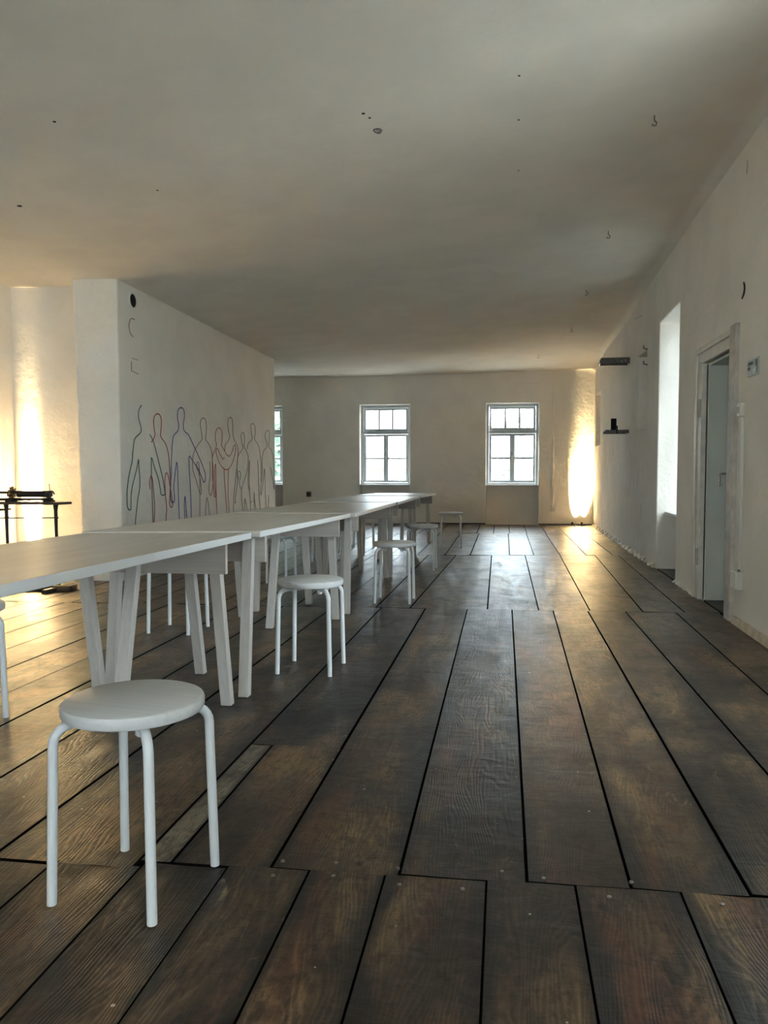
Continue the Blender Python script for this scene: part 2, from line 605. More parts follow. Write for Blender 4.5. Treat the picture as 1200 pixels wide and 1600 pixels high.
# partition block: rough pillar end facing the room, long face with the drawings
poly_lo = [(-3.845, 6.58), (PART, 6.6), (PART, 11.4), (-8.3, 11.4), (-8.3, 6.85), (-3.86, 6.85)]
poly_hi = [(-3.915, 6.6), (PART, 6.6), (PART, 11.4), (-8.3, 11.4), (-8.3, 6.85), (-3.92, 6.85)]
b = MB()
N = len(poly_lo)
b.v = [(x, y, -0.03) for x, y in poly_lo] + [(x, y, 3.3) for x, y in poly_hi]
for i in range(N):
    k = (i + 1) % N
    b.k = 1 if i == 0 else 0
    b.f.append([i, k, N + k, N + i]); b.mi.append(b.k)
b.f.append(list(range(N))); b.mi.append(0)
b.f.append([N + i for i in range(N)]); b.mi.append(0)
wall_partition = struct(b.build('wall_partition', [M['wall'], M['pillar']], bevel=0.018))
wall_corridor = struct(wall_cells([11.3, 12.05, 12.75, FAR + 0.3], [-0.15, 0.85, 1.65, 3.2], lambda u, z: 0.0, 0.3,
                                  lambda u, d, z: (-8.3 - d, u, z)).build('wall_corridor', M['wall']))

# stove pipe hole with a pale collar, and the cracked outlines of two closed openings (on the partition)
b = MB().lathe([(0.078, -0.03), (0.078, 0.012), (0.066, 0.012), (0.062, -0.03)], 28, (PART, 6.892, 2.603), 'x')
b.build('pipe_collar', M['wall'], wall_partition, smooth=True)
MB().lathe([(0.062, 0.0), (0.062, 0.004)], 28, (PART, 6.892, 2.603), 'x').build('pipe_hole', M['black'], wall_partition)
arc = [(PART + 0.002, 6.895 + 0.085 * math.cos(a), 2.352 + 0.085 * math.sin(a)) for a in [math.radians(70 + i * 14) for i in range(15)]]
MB().tube(arc, 0.0045, 5).build('round_patch_crack', M['grime'], wall_partition)
MB().tube([(PART + 0.002, 6.845, 2.03), (PART + 0.002, 6.842, 1.945), (PART + 0.002, 6.985, 1.93)], 0.0035, 5).tube([(PART + 0.002, 6.86, 2.065), (PART + 0.002, 6.985, 2.062)], 0.003, 5).build('square_patch_crack', M['grime'], wall_partition)

# floor
floor = struct(MB().box(-8.4, 2.1, BACK - 0.4, FAR + 0.4, -0.20, -0.035).build('floor', M['subfloor']))


def plank(x0a, x1a, x0b, x1b, y0, y1, gap, mat, dz=0.0, name='plank'):
    xc, yc = (x0a + x1a + x0b + x1b) / 4, (y0 + y1) / 2
    y0 += 0.0012; y1 -= 0.0012
    g = gap / 2
    us = [0.0, 0.006, 0.5, 0.994, 1.0]
    cup = random.uniform(-0.003, 0.001)
    b = MB()
    rows = 3
    for r in range(rows):
        t = r / (rows - 1)
        y = lerp(y0, y1, t)
        a, c = lerp(x0a, x0b, t) + g, lerp(x1a, x1b, t) - g
        w = random.uniform(-0.0012, 0.0012)
        b.v.append((a - xc, y - yc, -0.034))
        for k, u in enumerate(us):
            z = (-0.0012 if k in (0, 4) else cup if k == 2 else 0.0) + w
            b.v.append((lerp(a, c, u) - xc, y - yc, z - 0.002))
        b.v.append((c - xc, y - yc, -0.034))
    m = 7
    for r in range(rows - 1):
        for k in range(m - 1):
            b.f.append([r * m + k, r * m + k + 1, (r + 1) * m + k + 1, (r + 1) * m + k]); b.mi.append(1 if k in (0, 1, m - 3, m - 2) else 0)
    b.f.append(list(range(m))); b.mi.append(1)
    b.f.append([(rows - 1) * m + k for k in range(m)]); b.mi.append(1)
    return b.build(name, [mat, M['gap']], floor, loc=(xc, yc, dz))


def y_ab(x):
    return 1.85 + (0.03 * x if x > -0.7 else 0.12 * (x + 0.7) * 0.9 - 0.021) if x > -1.6 else 1.73


def y_bc(x):
    return 5.60 + 0.045 * x


def y_cd(x):
    return 9.28 + 0.13 * x if x > -2 else 9.1


def y_de(x):
    return 12.55 + 0.10 * x if x > -3 else 12.3


A = [-4.68, -4.42, -4.14, -3.86, -3.58, -3.3, -3.03, -2.76, -2.49, -2.22, -1.95, -1.67, -1.4, -1.138, -0.907, -0.688, -0.478, -0.286, -0.036, 0.177, 0.424, 0.69, 0.95, 1.2, 1.46]
B_ = [-4.68, -4.42, -4.16, -3.9, -3.62, -3.34, -3.06, -2.78, -2.5, (-2.24, -2.2), -1.96, -1.63, (-1.315, -1.25), (-0.927, -0.893), (-0.579, -0.565), (-0.252, -0.26), 0.062, (0.31, 0.356),
      (0.586, 0.602), (0.875, 0.867), (1.15, 1.216), (1.455, 1.52)]
C_ = [-4.68, -4.4, -4.13, -3.86, -3.57, -3.28, -3.0, -2.72, -2.44, -2.15, -1.86, -1.55, -1.23, (-0.93, -0.90), (-0.682, -0.568), (-0.114, -0.144), 0.254, (0.62, 0.668), (0.99, 1.084), (1.28, 1.36), (1.53, 1.585)]
D_ = [-3.46, -3.1, -2.75, -2.4, -2.04, -1.7, -1.36, -1.03, -0.70, -0.40, 0.07, 0.36, 0.67, 0.98, 1.30, 1.63]
E_ = [-5.4, -5.05, -4.7, -4.36, -4.02, -3.68, -3.35, -3.0, -2.68, -2.35, -2.0, -1.68, -1.37, -1.05, -0.74, -0.44, -0.17, 0.09, 0.37, 0.68, 0.98, 1.29, 1.65]


def pair(v):
    return v if isinstance(v, tuple) else (v, v)


for row, ya, yb, gap in ((A, None, y_ab, 0.0045), (B_, y_ab, y_bc, 0.0085), (C_, y_bc, y_cd, 0.0085), (D_, y_cd, y_de, 0.0085), (E_, y_de, None, 0.009)):
    for l, r in zip(row, row[1:]):
        (la, lb), (ra, rb) = pair(l), pair(r)
        xc = (la + ra) / 2
        y0 = BACK + 0.01 if ya is None else ya(xc)
        y1 = FAR - 0.005 if yb is None else yb(xc)
        if row is E_ and xc < PART:
            y0 = 11.41
        if row is C_ and xc < PART:
            y1 = 6.57 if xc > -3.9 else 6.84
        g = gap * random.uniform(0.45, 1.05)
        dz = random.uniform(-0.0015, 0.0015)
        if row is B_ and abs(la + 0.927) < 1e-4:      # repaired board: pale filler strip beside a short board
            plank(-0.927, -0.838, -0.919, -0.834, y0, 2.68, g, M['plank_pale'], 0.0005)
            plank(-0.838, ra, -0.834, -0.576, y0, 2.68, 0.004, M['plank'], dz)
            plank(-0.919, -0.576, lb, rb, 2.68, y1, g, M['plank'], -dz)
            continue
        plank(la, ra, lb, rb, y0, y1, g, M['plank'], dz)
# threshold board in the door recess and boards in the window recess
plank(1.535, 1.725, 1.55, 1.735, DOOR[0] + 0.005, DOOR[1] - 0.005, 0.004, M['plank'], 0.0, 'threshold_board')
plank(1.56, 1.84, 1.575, 1.855, 7.26, 8.23, 0.004, M['plank'], 0.0, 'threshold_board')
for a, c in FAR_WINDOWS[1:]:
    pass

# nail heads along the board ends
b = MB()
for x in (-0.25, -0.09, 0.02, 0.10, 0.235, 0.33, 0.50, 0.66, 0.79, -0.42, -0.55):
    for s in (-1, 1):
        if random.random() < 0.72:
            b.lathe([(0.0055, -0.003), (0.0055, 0.0012), (0.003, 0.0022)], 7, (x + random.uniform(-.02, .02), y_ab(x) + s * random.uniform(0.022, 0.05), 0.0))
nails = b.build('nail_heads', M['nail'], floor)
nails['kind'] = 'stuff'

# floor strips and crumbling plaster along the foot of the walls
b = MB()
b.hexa([(WX(BACK) - 0.028, BACK, 0), (WX(BACK), BACK, 0), (WX(5.3), 5.3, 0), (WX(5.3) - 0.028, 5.3, 0),
        (WX(BACK) - 0.016, BACK, 0.055), (WX(BACK), BACK, 0.055), (WX(5.3), 5.3, 0.05), (WX(5.3) - 0.016, 5.3, 0.05)])
struct(b.build('baseboard_right', M['trim'], bevel=0.003))


def crumble(name, y0, y1, h, w, mat, jitter):
    b = MB()
    y = y0
    while y < y1 - 0.01:
        s = min(random.uniform(0.05, 0.14), y1 - y)
        hh, ww = h * random.uniform(1 - jitter, 1 + jitter), w * random.uniform(1 - jitter, 1 + jitter)
        b.hexa([(WX(y) - ww, y, -0.002), (WX(y) + 0.01, y, -0.002), (WX(y) + 0.01, y + s, -0.002), (WX(y) - ww * random.uniform(0.7, 1.2), y + s, -0.002),
                (WX(y) - ww * 0.3, y, hh), (WX(y) + 0.01, y, hh), (WX(y) + 0.01, y + s, hh * random.uniform(0.7, 1.1)), (WX(y) - ww * 0.35, y + s, hh * random.uniform(0.6, 1.0))])
        y += s
    return struct(b.build(name, mat, bevel=0.004))


crumble('baseboard_right', 6.43, 7.22, 0.022, 0.026, M['wall'], 0.25)
crumble('baseboard_right', 8.26, 14.68, 0.035, 0.035, M['trim'], 0.35)
b = MB()
for a, c in ((-3.45, -2.79), (-1.80, -0.35), (0.64, 1.62)):
    b.box(a, c, FAR - 0.012, FAR, 0, 0.022)
struct(b.build('baseboard_far', M['darkwood']))


# ------------------------------------------------------------------ windows
def make_window(name, loc, rz, w, h, panes=True, sill=0.16):
    """Old casement: fixed frame, three-light top sash over two side-hung sashes with one bar each. Local y points outdoors."""
    root = bpy.data.objects.new(name, None)
    COL.objects.link(root)
    root.location = loc
    root.rotation_euler = (0, 0, rz)
    struct(root)
    x0, x1 = -w / 2, w / 2
    fz, ft = 0.05, 0.05
    zt = h * 0.655                                     # transom
    b = MB()
    b.box(x0, x0 + ft, 0, 0.09, 0, h).box(x1 - ft, x1, 0, 0.09, 0, h).box(x0 + ft, x1 - ft, 0, 0.09, h - ft, h).box(x0 + ft, x1 - ft, 0, 0.09, 0, 0.03)
    b.build('frame', M['frame'], root, bevel=0.004)
    MB().box(x0 + ft, x1 - ft, -0.012, 0.09, zt - 0.03, zt + 0.03).build('transom', M['frame'], root, bevel=0.006)
    if sill:
        MB().box(x0 + 0.004, x1 - 0.004, -sill, 0.01, -0.028, 0.0).build('sill', M['sill'], root, bevel=0.005)

    def sash(a, c, z0, z1, vbars, hbars):
        s = 0.042
        b = MB()
        b.box(a, a + s, 0.01, 0.055, z0, z1).box(c - s, c, 0.01, 0.055, z0, z1).box(a + s, c - s, 0.01, 0.055, z0, z0 + s).box(a + s, c - s, 0.01, 0.055, z1 - s, z1)
        o = b.build('sash', M['frame'], root, bevel=0.004)
        for k in range(vbars):
            x = lerp(a + s, c - s, (k + 1) / (vbars + 1))
            MB().box(x - 0.016, x + 0.016, 0.015, 0.05, z0 + s, z1 - s).build('glazing_bar', M['frame'], o)
        for k in range(hbars):
            z = lerp(z0 + s, z1 - s, (k + 1) / (hbars + 1))
            MB().box(a + s, c - s, 0.015, 0.05, z - 0.015, z + 0.015).build('glazing_bar', M['frame'], o)
        if panes:
            nx, nz = vbars + 1, hbars + 1
            for i in range(nx):
                for j in range(nz):
                    MB().box(lerp(a + s, c - s, i / nx) + 0.003, lerp(a + s, c - s, (i + 1) / nx) - 0.003, 0.030, 0.034,
                             lerp(z0 + s, z1 - s, j / nz) + 0.003, lerp(z0 + s, z1 - s, (j + 1) / nz) - 0.003).build('pane', M['glass'], o)
        return o

    g = 0.004
    sash(x0 + ft + g, x1 - ft - g, zt + 0.032, h - ft - g, 2, 0)
    sash(x0 + ft + g, -0.003, 0.034, zt - 0.034, 0, 1)
    sash(0.003, x1 - ft - g, 0.034, zt - 0.034, 0, 1)
    MB().box(-0.022, 0.022, -0.008, 0.012, 0.036, zt - 0.036).build('meeting_strip', M['frame'], root, bevel=0.004)
    MB().tube([(0, -0.008, 0.62), (0, -0.035, 0.62), (0, -0.038, 0.55)], 0.008, 8).build('window_latch', M['steel'], root)
    return root


for k, (a, c) in enumerate(FAR_WINDOWS):
    make_window('window_%d' % (k + 1), ((a + c) / 2, FAR + 0.15, 0.757), 0, c - a, 1.53)
a, c = RIGHT_WINDOWS[3]
make_window('window_4', (WX(7.7) + 0.40, (a + c) / 2, 0.588), -math.pi / 2, c - a, 1.93, sill=0.31)
for k in range(3):
    a, c = RIGHT_WINDOWS[k]
    make_window('window_%d' % (k + 5), (WX((a + c) / 2) + 0.38, (a + c) / 2, 0.588), -math.pi / 2, c - a, 1.93, sill=0.31)
for k, (a, c) in enumerate(BACK_WINDOWS):
    make_window('window_%d' % (k + 8), ((a + c) / 2, BACK - 0.2, 0.803), math.pi, c - a, 1.595)

# ------------------------------------------------------------------ door in the right wall
door = bpy.data.objects.new('door_1', None)
COL.objects.link(door)
door.location = (WX(5.9), 5.9, 0)
struct(door)


def dbox(x0, x1, y0, y1, z0, z1):                    # in wall coordinates: x measured into the wall
    return MB().box(x0, x1, y0 - 5.9, y1 - 5.9, z0, z1)


dbox(-0.022, 0.03, 6.25, 6.40, 0, 1.85).box(-0.034, -0.022, 0.46, 0.50, 0, 1.95).build('casing_side', M['casing'], door, bevel=0.004)
dbox(-0.036, 0.03, 5.34, 5.475, 0, 1.975).build('casing_side', M['casing_worn'], door, bevel=0.005)
dbox(-0.004, 0.004, 5.328, 5.34, 0.05, 1.96).build('casing_shadow_strip', M['rubber'], door)  # thin dark strip standing in for the shadow beside the casing
dbox(-0.022, 0.03, 5.475, 6.40, 1.835, 1.95).box(-0.036, -0.022, -0.42, 0.50, 1.915, 1.955).build('casing_head', M['casing'], door, bevel=0.004)
dbox(0.03, 0.168, 6.232, 6.25, 0, 1.815).build('lining', M['lining'], door)
dbox(0.03, 0.168, 5.48, 5.498, 0, 1.815).build('lining', M['lining'], door)
dbox(0.03, 0.168, 5.48, 6.25, 1.815, 1.835).build('lining', M['lining'], door)
dbox(0.166, 0.206, 5.50, 6.23, 0.012, 1.812).build('door_leaf', M['door'], door, bevel=0.004)
dbox(0.158, 0.166, 6.11, 6.15, 0.86, 1.05).build('handle_plate', M['chrome'], door, bevel=0.003)
MB().tube([(0.160, 0.23, 0.985), (0.103, 0.23, 0.985), (0.092, 0.23, 0.975), (0.094, 0.235, 0.885)], 0.009, 8).build('door_handle', M['chrome'], door, smooth=True)
MB().tube([(-0.030, 0.36, 1.42), (-0.030, 0.36, 1.56)], 0.011, 10).box(-0.030, -0.022, 0.355, 0.395, 1.435, 1.545).build('hinge', M['casing_worn'], door)
MB().tube([(-0.030, 0.36, 0.27), (-0.030, 0.36, 0.40)], 0.011, 10).box(-0.030, -0.022, 0.355, 0.395, 0.285, 0.385).build('hinge', M['casing_worn'], door)


# ------------------------------------------------------------------ tables
def make_table(name, label, nl, nr, fr, fl, y_near, y_far):
    """Long top on two three-legged trestles. nl, nr, fr, fl are the top's upper corners."""
    cx, cy = (nl[0] + nr[0] + fr[0] + fl[0]) / 4, (nl[1] + fl[1]) / 2
    root = thing(name, label, 'table', (cx, cy, 0), group='whitewashed trestle tables pushed end to end')
    sh = lambda p, dz=0: (p[0] - cx, p[1] - cy, p[2] + dz)
    th = 0.028
    b = MB()
    b.hexa([sh(p, -th) for p in (nl, nr, fr, fl)] + [sh(p) for p in (nl, nr, fr, fl)])
    b.mi = [0, 0, 0, 1, 0, 1]
    b.build('tabletop', [M['top'], M['edge']], root, bevel=0.0025)

    def edge(y):
        t = (y - nr[1]) / (fr[1] - nr[1])
        return lerp(nl[0], fl[0], t), lerp(nr[0], fr[0], t), min(lerp(nl[2], fl[2], t), lerp(nr[2], fr[2], t)), lerp(nr[2], fr[2], t), lerp(nl[2], fl[2], t)

    for y, s in ((y_near, -1), (y_far, 1)):          # s: side of the beam that carries the two end legs
        xl, xr, z, zr, zl = edge(y)
        zb = z - 0.142
        a, c = xl + 0.035 - cx, xr - 0.032 - cx
        yy = y - cy
        MB().hexa([(a, yy - .012, zb), (c, yy - .012, zb), (c, yy + .012, zb), (a, yy + .012, zb),
                   (a, yy - .012, zl - th - .001), (c, yy - .012, zr - th - .001), (c, yy + .012, zr - th - .001), (a, yy + .012, zl - th - .001)]).build('beam', M['beam'], root, bevel=0.0015)
        w = 0.046
        for x, zz in ((xl + 0.105, zl), (xr - 0.10, zr)):
            MB().post((x - cx + 0.01, yy + s * 0.145, 0), (x - cx, yy + s * 0.036, zz - th - 0.002), w, 0.042).build('leg', M['leg'], root, bevel=0.002)
        xm = (xl + xr) / 2 - 0.01
        MB().post((xm - cx - 0.005, yy - s * 0.20, 0), (xm - cx, yy - s * 0.036, (zl + zr) / 2 - th - 0.002), w, 0.042).build('leg', M['leg'], root, bevel=0.002)
    return root


make_table('trestle_table', 'nearest whitewashed trestle table, its near end cut off by the left of the photo', (-1.825, 1.02, .742), (-1.02, 1.02, .773), (-1.09, 3.22, .736), (-1.875, 3.22, .724), 1.18, 2.98)
make_table('trestle_table', 'second whitewashed trestle table, directly beyond the nearest one', (-1.89, 3.228, .729), (-1.053, 3.228, .741), (-1.034, 5.13, .716), (-1.90, 5.13, .713), 3.40, 4.92)
make_table('trestle_table', 'middle of the five whitewashed trestle tables', (-1.88, 5.145, .717), (-1.005, 5.145, .717), (-1.007, 7.17, .7125), (-1.85, 7.17, .706), 5.42, 6.98)
make_table('trestle_table', 'fourth whitewashed trestle table, last but one before the far wall', (-1.84, 7.205, .714), (-0.996, 7.205, .7135), (-0.986, 9.05, .711), (-1.82, 9.05, .710), 7.42, 8.86)
make_table('trestle_table', 'farthest whitewashed trestle table, ending short of the far windows', (-1.81, 9.08, .716), (-0.98, 9.08, .7165), (-0.96, 10.85, .698), (-1.80, 10.85, .696), 9.28, 10.66)

# ------------------------------------------------------------------ stools
STOOLS = [
    (-0.876, 1.712, -9, 'large white stool nearest in front, standing clear of the near table'),
    (-0.966, 3.766, -2.5, 'white stool beside the second table, second along the right side'),
    (-0.835, 5.848, 0, 'white stool beside the middle table, third along the right side'),
    (-0.832, 7.818, 0, 'white stool beside the fourth table, fourth along the right side'),
    (-0.70, 10.20, 3, 'small far white stool past the end of the tables, nearest the far wall'),
    (-2.195, 2.833, 45, 'white stool mostly cut off by the left edge, one leg showing below the table'),
    (-2.035, 4.581, -4, 'white stool behind the tables, its four legs seen under the near table'),
    (-1.975, 6.49, -2, 'white stool on the left side of the middle table, seen between trestle legs'),
    (-1.98, 8.42, 4, 'white stool on the left side of the fourth table, legs seen under the tabletops'),
    (-1.88, 10.2, 12, 'white stool on the left side of the farthest table, thin legs far underneath'),
]


def make_stool(x, y, rz, label):
    root = thing('stool', label, 'stool', (x, y, 0), math.radians(rz), 'round white stools around the tables')
    prof = [(0.10, 0.428), (0.155, 0.428), (0.162, 0.431), (0.1645, 0.437), (0.1645, 0.452), (0.162, 0.458), (0.155, 0.461), (0.0005, 0.461)]
    prof[0] = (0.0005, 0.428)
    MB().lathe(prof, 56).build('seat', M['seat'], root, smooth=True)
    for sx in (-1, 1):
        for sy in (-1, 1):
            e = Vector((sx, sy, 0)).normalized()
            pts = [e * 0.190 + Vector((0, 0, 0.0)), e * 0.186 + Vector((0, 0, 0.15)), e * 0.181 + Vector((0, 0, 0.33))]
            c, r = e * 0.135 + Vector((0, 0, 0.372)), 0.045
            for i in range(7):
                a = math.radians(i * 15)
                pts.append(c + e * (r * math.cos(a)) + Vector((0, 0, r * math.sin(a))))
            pts.append(e * 0.055 + Vector((0, 0, 0.417)))
            leg = MB().tube(pts, 0.0115, 12).build('leg', M['tube'], root, smooth=True)
            q = e * 0.092
            MB().lathe([(0.009, 0.393), (0.013, 0.397), (0.013, 0.409), (0.010, 0.428)], 10, (q.x, q.y, 0)).build('spacer', M['tube'], leg, smooth=True)
    return root


stool = make_stool(*STOOLS[0])
for x, y, rz, lab in STOOLS[1:]:
    dup(stool, (x, y, 0), math.radians(rz), lab, None)

# ------------------------------------------------------------------ line drawings of people on the partition
FIGS = [
 ('green', [[(7.03, 1.637), (6.986, 1.607), (6.962, 1.559), (6.966, 1.506), (6.992, 1.462), (7.013, 1.416), (7.0, 1.376), (6.914, 1.332), (6.872, 1.298), (6.841, 1.199), (6.818, 1.094), (6.765, .99), (6.729, .887), (6.709, .785), (6.711, .681), (6.739, .648), (6.774, .646), (6.78, .678), (6.789, .782), (6.814, .86), (6.873, .964), (6.917, 1.043), (6.948, 1.116), (6.954, 1.043), (6.969, .923), (6.957, .83), (6.92, .738), (6.888, .621), (6.863, .49), (6.863, .06)], [(7.195, 1.365), (7.239, 1.333), (7.292, 1.266), (7.379, 1.101), (7.469, .932), (7.515, .789), (7.495, .761), (7.43, .766), (7.413, .806), (7.372, .919), (7.284, 1.045), (7.22, 1.14), (7.215, .989), (7.221, .824), (7.227, .659), (7.232, .478), (7.232, .06)]]),
 ('red', [[(7.257, .491), (7.276, .656), (7.251, .824), (7.236, .921), (7.208, .962), (7.175, .907), (7.184, .825)], [(7.226, 1.294), (7.279, 1.328), (7.308, 1.377), (7.292, 1.432), (7.282, 1.5), (7.302, 1.55), (7.365, 1.582), (7.434, 1.569), (7.458, 1.518), (7.449, 1.441), (7.433, 1.369), (7.467, 1.336), (7.547, 1.289), (7.609, 1.191), (7.632, 1.076), (7.649, .902), (7.634, .757), (7.618, .685), (7.639, .633), (7.683, .631), (7.698, .667), (7.674, .756), (7.631, .873), (7.613, .931), (7.575, .982), (7.535, .975), (7.518, .875), (7.527, .76), (7.548, .616), (7.531, .487), (7.531, .06)]]),
 ('blue', [[(7.86, .481), (7.849, .691), (7.838, .87), (7.836, 1.018), (7.811, 1.1), (7.772, .989), (7.732, .842), (7.744, .695), (7.685, .679), (7.652, .713), (7.65, .844), (7.677, 1.018), (7.69, 1.193), (7.722, 1.339), (7.752, 1.384), (7.858, 1.441), (7.878, 1.494), (7.852, 1.566), (7.858, 1.641), (7.902, 1.681), (7.974, 1.691), (8.024, 1.661), (8.029, 1.593), (7.997, 1.516), (8.017, 1.449), (8.131, 1.41), (8.205, 1.351), (8.337, 1.239), (8.493, 1.1), (8.593, .988), (8.603, .906), (8.569, .878), (8.52, .907), (8.409, 1.02), (8.254, 1.113), (8.149, 1.173), (8.138, 1.08), (8.152, .927), (8.172, .741), (8.178, .477), (8.178, .06)], [(8.057, .476), (8.033, .653), (8.014, .733), (7.995, .625), (7.997, .48), (7.997, .06)]]),
 ('brown', [[(8.423, .478), (8.434, .797), (8.433, .988), (8.412, 1.099), (8.364, 1.106), (8.35, 1.051), (8.408, .988), (8.454, .892), (8.482, .764), (8.44, .741), (8.402, .797), (8.326, .909), (8.243, 1.019), (8.24, 1.143), (8.298, 1.238), (8.42, 1.321), (8.511, 1.372), (8.505, 1.451), (8.475, 1.529), (8.486, 1.59), (8.552, 1.622), (8.627, 1.611), (8.654, 1.54), (8.647, 1.459), (8.628, 1.377), (8.72, 1.331), (8.804, 1.252), (8.827, 1.153), (8.848, .987), (8.825, .821), (8.778, .723), (8.726, .741), (8.711, .823), (8.75, .954), (8.747, 1.119)], [(8.717, .469), (8.679, .627), (8.638, .694), (8.61, .597), (8.597, .476), (8.597, .06)]]),
 ('orange', [[(8.971, .471), (8.944, .616), (8.935, .886), (8.932, 1.096), (8.893, .987), (8.888, .853), (8.92, .735), (8.928, .698), (8.879, .706), (8.859, .787), (8.828, .921), (8.826, 1.12), (8.847, 1.203), (8.929, 1.272), (8.967, 1.324), (8.933, 1.389), (8.945, 1.473), (9.006, 1.527), (9.084, 1.535), (9.158, 1.493), (9.155, 1.398), (9.134, 1.329), (9.208, 1.28), (9.303, 1.222), (9.41, 1.198), (9.502, 1.253), (9.566, 1.326), (9.629, 1.346), (9.637, 1.275), (9.55, 1.147), (9.426, 1.057), (9.296, 1.025), (9.153, 1.056), (9.038, 1.123), (8.951, 1.239), (8.998, 1.282), (9.065, 1.225), (9.166, 1.159), (9.229, 1.177)], [(9.209, 1.03), (9.224, .883), (9.257, .708), (9.293, .471), (9.293, .06)], [(9.37, 1.039), (9.35, .881), (9.345, .706), (9.367, .476), (9.367, .06)]]),
 ('maroon', [[(9.246, 1.264), (9.267, 1.334), (9.382, 1.399), (9.419, 1.462), (9.372, 1.547), (9.365, 1.643), (9.441, 1.692), (9.516, 1.676), (9.544, 1.592), (9.55, 1.468), (9.61, 1.399), (9.712, 1.331), (9.73, 1.241), (9.694, 1.095), (9.637, .95), (9.579, .771), (9.543, .61), (9.529, .476), (9.529, .06)]]),
 ('charcoal', [[(9.626, .607), (9.594, .599), (9.64, .733), (9.698, .877), (9.682, 1.059), (9.735, 1.204), (9.844, 1.271), (9.917, 1.319), (9.875, 1.391), (9.856, 1.483), (9.917, 1.526), (9.977, 1.497), (9.986, 1.414), (9.972, 1.33), (10.066, 1.277), (10.137, 1.194), (10.086, 1.023), (9.97, .892), (9.856, .783), (9.791, .802), (9.751, .895), (9.701, .968), (9.744, 1.004), (9.808, .986), (9.805, .894)], [(9.845, .783), (9.851, .635), (9.889, .448), (9.889, .06)], [(10.069, .457), (10.043, .553), (9.973, .631), (9.956, .454), (9.956, .06)]]),
 ('umber', [[(10.213, .45), (10.168, .871), (10.194, 1.157), (10.11, .872), (10.181, .719), (10.2, .584), (10.276, .591)], [(10.084, 1.305), (10.155, 1.393), (10.302, 1.446), (10.276, 1.54), (10.255, 1.634), (10.339, 1.668), (10.422, 1.644), (10.443, 1.549), (10.416, 1.451), (10.573, 1.379), (10.663, 1.223), (10.69, 1.064), (10.671, .865)], [(10.536, 1.162), (10.561, .985), (10.583, .668), (10.64, .458), (10.64, .06)], [(10.361, .442), (10.37, .714), (10.39, .577), (10.453, .447), (10.453, .06)]]),
 ('black', [[(10.899, .455), (10.874, .741), (10.85, 1.045), (10.78, .864), (10.678, .666), (10.668, .766), (10.738, .985), (10.744, 1.185), (10.825, 1.307), (10.972, 1.362), (10.961, 1.432), (10.884, 1.51), (10.932, 1.583), (11.033, 1.609), (11.1, 1.582), (11.083, 1.478), (11.066, 1.375), (11.195, 1.317), (11.283, 1.194), (11.305, .984), (11.312, .731), (11.252, .858), (11.14, 1.067)], [(11.039, .655), (11.019, .449), (11.019, .06)]]),
]



def smooth_path(p, n=4):
    out = []
    for i in range(len(p) - 1):
        a, b_, c, d = p[max(i - 1, 0)], p[i], p[i + 1], p[min(i + 2, len(p) - 1)]
        for k in range(n):
            t = k / n
            out.append(tuple(0.5 * ((2 * b_[j]) + (-a[j] + c[j]) * t + (2 * a[j] - 5 * b_[j] + 4 * c[j] - d[j]) * t * t + (-a[j] + 3 * b_[j] - 3 * c[j] + d[j]) * t ** 3) for j in (0, 1)))
    out.append(p[-1])
    return out


WORDS = {'green': 'dark green outline drawing of a standing person, leftmost on the partition', 'red': 'red outline drawing of a person, second from left on the partition',
         'blue': 'dark blue outline drawing of a person with arms apart on the partition', 'brown': 'grey brown outline drawing of a person right of the blue one',
         'orange': 'bright orange outline drawing of a person with folded arms', 'maroon': 'maroon outline drawing of a tall person behind the orange one',
         'charcoal': 'charcoal outline drawing of a small person with a bent arm', 'umber': 'umber outline drawing of a person, last but one on the right',
         'black': 'blackish outline drawing of a person at the right end of the partition'}
for col, strokes in FIGS:
    b = MB()
    for st in strokes:
        b.tube([(PART + 0.005, y, z) for y, z in smooth_path(st)], 0.0062, 6, flat=(0, 0.45))
    tag(b.build('figure_outline', M['line_' + col]), WORDS[col], 'drawing', 'outline figures on the partition')

# ------------------------------------------------------------------ floor spotlights in the corners
def make_uplight(label, loc, aim, power, oval=0.45):
    root = thing('floor_spotlight', label, 'lamp', loc, 0, 'lit floor spotlights in the corners')
    MB().lathe([(0.030, 0.0), (0.030, 0.006), (0.011, 0.009), (0.011, 0.022), (0.019, 0.026), (0.021, 0.066), (0.017, 0.066), (0.016, 0.058)], 18).build('housing', M['lamp'], root, smooth=True)
    MB().lathe([(0.015, 0.0585), (0.013, 0.061), (0.006, 0.062)], 16).build('lens', M['lens'], root, smooth=True)
    MB().tube([(0.028, 0, 0.004), (0.06, 0.02, 0.004), (0.07, 0.07, 0.004)], 0.003, 6).build('cable', M['rubber'], root)
    d = bpy.data.lights.new('spot', 'SPOT')
    d.energy = power
    d.color = (1.0, 0.75, 0.39)
    d.spot_size = math.radians(66)
    d.spot_blend = 1.0
    d.shadow_soft_size = 0.015
    o = bpy.data.objects.new('spot', d)
    COL.objects.link(o)
    o.parent = root
    o.location = (0, 0, 0.072)
    o.rotation_euler = Vector(aim).to_track_quat('-Z', 'Y').to_euler()
    o.scale = (oval, 1, 1)               # oval beam
    return root


